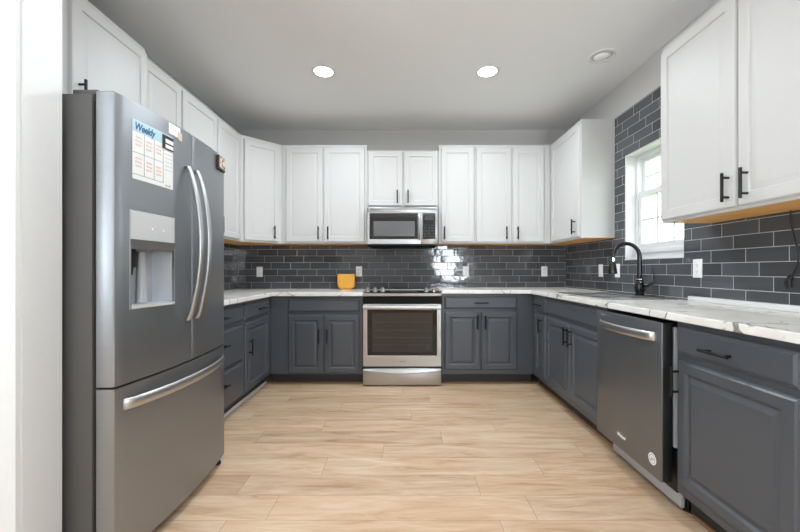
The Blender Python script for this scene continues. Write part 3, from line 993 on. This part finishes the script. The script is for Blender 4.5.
# dispenser set into the near door
dp = MB()
yb_ = 0.060
hx0, hx1, hz0, hz1 = HO
def hole_ring(dz0, dz1):
    return None
ya0, ya1 = bow(hx0), bow(hx1)
zc_ = 1.235                                    # lower edge of the silver panel
bm = dp.bm
P = lambda x, y, z: bm.verts.new((x, y, z))
e = 0.0
a0, a1, a2, a3 = P(hx0, ya0, hz0), P(hx1, ya1, hz0), P(hx1, ya1, zc_), P(hx0, ya0, zc_)
b0, b1, b2, b3 = P(hx0 + 0.012, yb_, hz0 + 0.006), P(hx1 - 0.012, yb_, hz0 + 0.006), P(hx1 - 0.012, yb_, zc_), P(hx0 + 0.012, yb_, zc_)
for q in ((a0, a1, b1, b0), (a1, a2, b2, b1), (a2, a3, b3, b2), (a3, a0, b0, b3), (b0, b1, b2, b3)):
    bm.faces.new(q)
dp.build('dispenser_recess', 'cavity', ld, smooth=0)
pn = MB()
n = 8
rings = []
for k in range(n + 1):
    x = hx0 + (hx1 - hx0) * k / n
    y = bow(x)
    rings.append([(x, y - 0.002, zc_), (x, y - 0.002, hz1), (x, y + 0.02, hz1), (x, y + 0.02, zc_)])
pn.rings(rings)
pn.build('dispenser_panel', 'silver_panel', ld, smooth=20)
bd = MB()
rings = []
for k in range(n + 1):
    x = hx0 + (hx1 - hx0) * k / n
    y = bow(x)
    rings.append([(x, y - 0.001, zc_ - 0.034), (x, y - 0.004, zc_ + 0.004), (x, y + 0.045, zc_ + 0.004), (x, y + 0.045, zc_ - 0.026)])
bd.rings(rings)
bd.build('dispenser_hood', 'fridge_side', ld, smooth=20)
bt = MB()
for x in (0.168, 0.226):
    bt.lathe([(0.0055, 0), (0.0055, 0.002), (0.0, 0.002)], (x, bow(x) - 0.0015, 1.287), 'y', 18, cap=False)
bt.build('dispenser_buttons', 'plate', ld)
sp = MB().box(hx0 + 0.03, hx0 + 0.075, 0.018, 0.05, 1.13, 1.205, 0.006)
sp.lathe([(0.012, 0), (0.009, -0.03)], (hx0 + 0.052, 0.03, 1.13), seg=14)
sp.build('dispenser_spout', 'black_plastic', ld)
MB().lathe([(0.020, -0.06), (0.017, 0.0), (0.013, 0.15)], (hx0 + 0.135, 0.044, 1.045), seg=16).build('dispenser_lever', 'light_plastic', ld)
dt = MB()
rings = []
for k in range(n + 1):
    x = hx0 + 0.004 + (hx1 - hx0 - 0.008) * k / n
    y = bow(x)
    rings.append([(x, y - 0.004, hz0), (x, y - 0.004, hz0 + 0.010), (x, 0.055, hz0 + 0.012), (x, 0.055, hz0 + 0.002)])
dt.rings(rings)
dt.build('drip_tray', 'silver_panel', ld, smooth=20)
fz = MB()
for (xa, xb) in ((hx0 - 0.003, hx0 + 0.002), (hx1 - 0.002, hx1 + 0.003)):
    ym = bow((xa + xb) / 2)
    fz.box(xa, xb, ym - 0.002, ym + 0.01, hz0 - 0.002, hz1 + 0.002)
fz.build('dispenser_frame', 'handle_steel', ld)
# arched door handles
def fridge_handle(parent, x):
    mb = MB()
    rings = []
    z0, z1 = 0.885, 1.605
    N = 28
    for k in range(N + 1):
        t_ = k / N
        s_ = math.sin(PI * t_)
        z = z0 + (z1 - z0) * t_
        yo = bow(x) + 0.001 - 0.062 * s_ ** 0.75
        th = 0.018
        wd = 0.013 + 0.003 * s_
        ring = []
        for c in range(10):
            a = 2 * PI * c / 10
            ring.append((x + wd * math.cos(a), yo - th * 0.5 + th * 0.5 * math.sin(a), z))
        rings.append(ring)
    mb.rings(rings)
    mb.build('handle', 'handle_steel', parent, smooth=60)
fridge_handle(ld, SPLIT - 0.045)
fridge_handle(rd, SPLIT + 0.028)
mb = MB()
rings = []
for k in range(29):
    t_ = k / 28
    x = 0.035 + (FW - 0.085) * t_
    s_ = math.sin(PI * t_)
    yo = bow(x) + 0.001 - 0.040 * s_ ** 0.5
    ring = []
    for c in range(12):
        a = 2 * PI * c / 12
        ring.append((x, yo - 0.006 + 0.008 * math.cos(a), 0.618 + 0.021 * math.sin(a)))
    rings.append(ring)
mb.rings(rings)
mb.build('handle', 'handle_steel', fd, smooth=60)
for hx in (0.05, FW - 0.05):
    hg = MB().box(hx - 0.04, hx + 0.04, 0.067, 0.16, 1.7625, 1.782, 0.004)
    hg.box(hx - 0.025, hx + 0.025, 0.02, 0.07, 1.7705, 1.784, 0.004)
    hg.build('hinge_cover', 'fridge_side', fg)
MB().box(0.01, FW - 0.01, 0.085, 0.12, 0.012, 0.06).build('base_grille', 'black_plastic', fg)
for fx in (0.05, FW - 0.03):
    MB().lathe([(0.022, 0.0), (0.022, 0.012), (0.010, 0.016), (0.010, 0.05)], (fx, 0.030, 0.0), seg=14).build('foot', 'black_plastic', fg)
for fx in (0.05, FW - 0.05):
    MB().lathe([(0.022, 0.0), (0.022, 0.012), (0.010, 0.016), (0.010, 0.05)], (fx, 0.70, 0.0), seg=14).build('foot', 'black_plastic', fg)

# sheets and magnets on the fridge doors
def on_door(x0, x1, z0, z1, off0, off1, n=8):
    """thin curved sheet lying on the bowed fridge door, in the fridge's local frame"""
    mb = MB()
    rings = []
    for k in range(n + 1):
        x = x0 + (x1 - x0) * k / n
        y = bow(x)
        rings.append([(x, y - off0, z0), (x, y - off0, z1), (x, y - off1, z1), (x, y - off1, z0)])
    return mb.rings(rings)
cal = thing('weekly_planner', 'white weekly planner sheet with a pale blue header on the fridge door', 'paper', (FX, FY, 0), RL)
on_door(0.074, 0.288, 1.473, 1.704, 0.0006, 0.0012).build('sheet', 'paper', cal)
on_door(0.075, 0.287, 1.657, 1.703, 0.0012, 0.0016).build('header', 'blue', cal)
ln = MB()
for x in (0.128, 0.178, 0.228):
    y = bow(x); ln.box(x - 0.001, x + 0.001, y - 0.0019, y - 0.0011, 1.492, 1.657)
g1 = on_door(0.076, 0.228, 1.5755, 1.5775, 0.0012, 0.0019)
for src in (g1, on_door(0.076, 0.228, 1.491, 1.493, 0.0012, 0.0019)):
    me = bpy.data.meshes.new('tmp'); src.bm.to_mesh(me); ln.bm.from_mesh(me); bpy.data.meshes.remove(me)
for k in range(6):
    z = 1.635 - k * 0.017
    me = bpy.data.meshes.new('tmp'); on_door(0.236, 0.282, z, z + 0.0012, 0.0012, 0.0019, 3).bm.to_mesh(me); ln.bm.from_mesh(me); bpy.data.meshes.remove(me)
ln.build('ruled_lines', 'line', cal)
def bend(o, x_off):
    for v in o.data.vertices:
        v.co.y = v.co.y + bow(x_off + v.co.x)
    o.location.y = 0
t_ = text_part('title', 'Weekly', 0.040, 'navy', cal, (0.082, 0, 1.666), 0.25, 0.098, 0.0012)
bend(t_, 0.082)
for v in t_.data.vertices: v.co.y -= 0.0020
random.seed(3)
for cx, cz in ((0.102, 1.622), (0.153, 1.618), (0.203, 1.622), (0.153, 1.535), (0.203, 1.532), (0.102, 1.54)):
    ink = MB()
    for k in range(3):
        pts = []
        for q in range(12):
            x = cx - 0.016 + 0.030 * q / 11
            z = cz + 0.016 - 0.015 * k + 0.005 * math.sin(q * 2.3 + k + cx * 40)
            pts.append((x, bow(x) - 0.0016, z))
        ink.tube(pts, 0.0010, 5)
    ink.build('handwriting', 'redink', cal)
t_ = text_part('footer', 'to do', 0.014, 'line', cal, (0.240, 0, 1.480), 0.25)
bend(t_, 0.240)
for v in t_.data.vertices: v.co.y -= 0.0020

mg = thing('magnet', 'black and white striped label magnet overlapping the planner corner', 'magnet', (FX, FY, 0), RL, 'fridge magnets')
on_door(0.222, 0.288, 1.640, 1.698, 0.0022, 0.0040, 4).build('backing', 'black_plastic', mg)
st = MB()
for za, zb in ((1.645, 1.660), (1.667, 1.684)):
    me = bpy.data.meshes.new('tmp'); on_door(0.238, 0.286, za, zb, 0.0040, 0.0046, 4).bm.to_mesh(me); st.bm.from_mesh(me); bpy.data.meshes.remove(me)
st.build('label_stripes', 'paper', mg)
cd = thing('note_card', 'small white card with tan edge at the top of the fridge door', 'card', (FX, FY, 0), RL)
on_door(0.262, 0.338, 1.716, 1.764, 0.0006, 0.0014, 4).build('card', 'paper', cd)
on_door(0.322, 0.348, 1.708, 1.742, 0.0015, 0.0028, 3).build('tan_tab', 'tan', cd)
c2 = MB()
me = bpy.data.meshes.new('tmp'); on_door(0.272, 0.312, 1.738, 1.7405, 0.0014, 0.0019, 3).bm.to_mesh(me); c2.bm.from_mesh(me)
c2.build('printed_line', 'redink', cd)
pq = thing('magnet', 'small dark wooden plaque magnet with a floral face, far fridge door', 'magnet', (FX, FY, 0), RL, 'fridge magnets')
on_door(0.690, 0.788, 1.682, 1.757, 0.0010, 0.013, 4).build('wooden_back', 'plaque_wood', pq)
on_door(0.699, 0.786, 1.692, 1.755, 0.013, 0.0142, 4).build('floral_face', 'floral', pq)

# ------------------------------------------------------------------ dishwasher
DWX, DWY, DWW = 1.182, 2.254, 0.568
dw = thing('dishwasher', 'stainless dishwasher with a curved bar handle, between sink cabinet and near cabinet', 'dishwasher', (DWX, DWY, 0), RR)
MB().box(0.012, DWW - 0.006, 0.075, 0.60, 0.09, 0.868).build('tub', 'black_plastic', dw)
MB().box(DWW - 0.016, DWW - 0.001, 0.062, 0.080, 0.30, 0.855).build('side_strip', 'light_plastic', dw)
ddo = MB().box(0.0, DWW, 0.0, 0.008, 0.138, 0.876, 0.003).build('door', 'steel_dw', dw)
MB().box(0.004, DWW - 0.002, 0.0075, 0.052, 0.142, 0.873, 0.002).build('door_liner', 'black_plastic', ddo)
mb = MB()
rings = []
for k in range(27):
    t_ = k / 26
    x = 0.055 + (DWW - 0.095) * t_
    s_ = math.sin(PI * t_)
    yo = 0.0005 - 0.042 * s_ ** 0.55
    rings.append([(x, yo - 0.006 + 0.007 * math.cos(2 * PI * c / 12), 0.806 + 0.021 * math.sin(2 * PI * c / 12)) for c in range(12)])
mb.rings(rings)
mb.build('handle', 'handle_steel', ddo, smooth=60)
text_part('logo', 'Whirlpool', 0.026, 'plate', ddo, (0.215, -0.0006, 0.205), 0.25, 0.075, 0.0006)
stk = MB().lathe([(0.0275, 0), (0.0275, 0.001), (0.0, 0.001)], (0.505, -0.0002, 0.218), 'y', 32, cap=False).build('round_sticker', 'plate', ddo)
rn = MB().lathe([(0.021, 0.0), (0.021, 0.0006), (0.0185, 0.0006), (0.0185, 0.0)], (0.505, -0.0012, 0.218), 'y', 32, cap=False)
rn.build('sticker_ring', 'line', ddo)
text_part('sticker_mark', 'ge', 0.024, 'line', ddo, (0.492, -0.0014, 0.212), 0.3, 0.026)
text_part('control_lettering', 'Whirlpool', 0.008, 'light_plastic', ddo, (0.05, -0.0006, 0.852), 0.1, 0.04)
MB().box(0.008, DWW - 0.010, 0.095, 0.115, 0.018, 0.150, 0.002).build('kick_plate', 'light_plastic', dw)
for fx in (0.03, DWW - 0.018):
    ft = MB().lathe([(0.020, 0.0), (0.020, 0.012), (0.008, 0.014), (0.008, 0.09)], (fx, 0.135, 0.0), seg=14)
    ft.build('foot', 'black_plastic', dw)
MB().box(0.02, DWW - 0.02, 0.50, 0.56, 0.0, 0.09).build('rear_base', 'black_plastic', dw)

# ------------------------------------------------------------------ wall outlets
def outlet(label, loc, rotz, kind='duplex', name='wall_outlet', cat='outlet'):
    """local: plate in x-z, front faces -y"""
    r = thing(name, label, cat, loc, rotz, 'white wall plates')
    MB().box(-0.035, 0.035, -0.005, 0.0, -0.0575, 0.0575, 0.0018).build('plate', 'plate', r)
    if kind == 'duplex':
        for z in (-0.020, 0.020):
            s_ = MB().lathe([(0.0165, 0), (0.0165, 0.002), (0.0, 0.002)], (0, -0.0048, z), 'y', 20, cap=False).build('socket', 'plate', r)
            k = MB()
            for x in (-0.006, 0.006):
                k.box(x - 0.001, x + 0.001, -0.0072, -0.0065, z - 0.002, z + 0.006)
            k.box(-0.002, 0.002, -0.0072, -0.0065, z - 0.010, z - 0.006)
            k.build('slots', 'slot', s_)
    else:
        MB().box(-0.0165, 0.0165, -0.0075, -0.0045, -0.033, 0.033, 0.0012).build('rocker', 'plate', r)
    return r
yo = YB - T
outlet('white outlet on the back tile in the left corner', (-1.644, yo, 1.10), 0)
outlet('white outlet on the back tile beside the yellow vase', (-0.52, yo, 1.105), 0)
outlet('white outlet on the back tile just right of the range', (0.686, yo, 1.105), 0)
outlet('white outlet on the back tile in the right corner', (1.576, yo, 1.105), 0)
xo = XR - T
outlet('white switch plate on the right tile, first past the corner', (xo, 3.400, 1.115), RR, 'rocker', 'light_switch', 'switch')
outlet('white switch plate on the right tile behind the faucet spout', (xo, 3.135, 1.115), RR, 'rocker', 'light_switch', 'switch')
outlet('white outlet on the right tile below the near wall cabinet', (xo, 2.275, 1.130), RR)

# ------------------------------------------------------------------ things on the worktops
va = thing('vase', 'square golden yellow vase with a small foot on the worktop left of the range', 'vase', (-0.638, 3.985, ZLt))
def rrect(hw, hd, r, z, n=5):
    pts = []
    for cx, cy, a0 in ((hw - r, hd - r, 0), (-hw + r, hd - r, PI / 2), (-hw + r, -hd + r, PI), (hw - r, -hd + r, 1.5 * PI)):
        for k in range(n + 1):
            a = a0 + PI / 2 * k / n
            pts.append((cx + r * math.cos(a), cy + r * math.sin(a), z))
    return pts
vb = MB()
vb.rings([rrect(0.056, 0.030, 0.012, 0.012), rrect(0.074, 0.037, 0.02, 0.018), rrect(0.088, 0.042, 0.022, 0.032), rrect(0.093, 0.045, 0.02, 0.055), rrect(0.095, 0.045, 0.018, 0.165), rrect(0.093, 0.044, 0.018, 0.172),
          rrect(0.088, 0.039, 0.015, 0.170), rrect(0.086, 0.037, 0.015, 0.06)])
vb.build('body', 'amber', va, smooth=50)
MB().rings([rrect(0.055, 0.03, 0.012, 0.0), rrect(0.050, 0.027, 0.012, 0.011)]).build('foot', 'amber', va, smooth=50)

ws = MB().box(XR - T - 0.034, XR - T - 0.002, 1.11, 2.315, ZRt + 0.0005, ZRt + 0.030, 0.004)
tag(ws.build('trim_board', 'trim'), 'loose white strip lying along the tile at the back of the right worktop', 'board')

key_pts = [Vector((1.79, y, z)) for y, z in ((1.702, 1.42), (1.700, 1.396), (1.697, 1.34), (1.682, 1.27), (1.666, 1.20), (1.668, 1.15), (1.688, 1.105), (1.694, 1.085), (1.690, 1.06))]
cd_ = []
for a, b, c, d in zip(key_pts, key_pts[1:], key_pts[2:], key_pts[3:]):
    for k in range(5):
        t_ = k / 5
        cd_.append(0.5 * ((2 * b) + (c - a) * t_ + (2 * a - 5 * b + 4 * c - d) * t_ ** 2 + (3 * b - a - 3 * c + d) * t_ ** 3))
cr = thing('cord', 'black power cord dangling under the near right wall cabinet', 'cord', (0, 0, 0))
cm = MB().tube(cd_, 0.0042, 8)
cm.build('cable', 'black_plastic', cr)
e_ = Vector(cd_[-1])
pg = MB()
pg.tube([e_, e_ + Vector((-0.002, 0.012, -0.02)), e_ + Vector((-0.002, 0.006, -0.05))], [0.007, 0.011, 0.008], 10)
pg.tube([e_ + Vector((0, 0.01, 0.01)), e_ + Vector((-0.004, 0.03, -0.03)), e_ + Vector((-0.002, 0.02, -0.06))], 0.0035, 8)
pg.build('plug', 'black_plastic', cr)

# ------------------------------------------------------------------ ceiling lights
def can(label, x, y, lit, power=13):
    r = thing('ceiling_light', label, 'light', (x, y, ZC), 0, 'recessed ceiling lights')
    tr_ = MB().lathe([(0.094, 0.0), (0.093, -0.004), (0.080, -0.007), (0.074, -0.005), (0.072, 0.0)], seg=36, cap=False)
    tr_.build('trim_ring', 'trim', r)
    if lit:
        MB().lathe([(0.0, -0.003), (0.0725, -0.003)], seg=36, cap=False).build('lens', 'lamp', r)
        l = bpy.data.lights.new('ceiling_light_glow', 'AREA')
        l.shape = 'DISK'; l.size = 0.14; l.energy = power; l.color = (0.86, 0.935, 1.0); l.spread = math.radians(172)
        o = bpy.data.objects.new('ceiling_light_glow', l)
        o.location = (0, 0, -0.012)
        o.parent = r
        COL.objects.link(o)
    else:
        MB().lathe([(0.073, -0.001), (0.066, -0.0005), (0.058, -0.0008)], seg=36, cap=False).build('baffle', 'silver_panel', r)
        b = MB().lathe([(0.0, -0.011), (0.025, -0.010), (0.045, -0.006), (0.052, -0.001)], (0.0, 0.012, 0), seg=30, cap=False)
        b.build('lens', 'plate', r)
    return r
can('lit round recessed ceiling light on the left', -0.652, 2.93, True)
can('lit round recessed ceiling light right of centre', 0.660, 2.93, True)
can('added fill light, round and recessed, out of view above the fridge side of the room', -0.50, 1.32, True, 7.5)  # added above the frame to brighten the fridge side
can('added fill light, round and recessed, out of view above the near cabinet side', 0.36, 1.32, True, 5.5)  # second added fitting, unseen, brightens the near right side
can('unlit recessed ceiling light with a grey rim near the right wall', 1.464, 2.72, False)
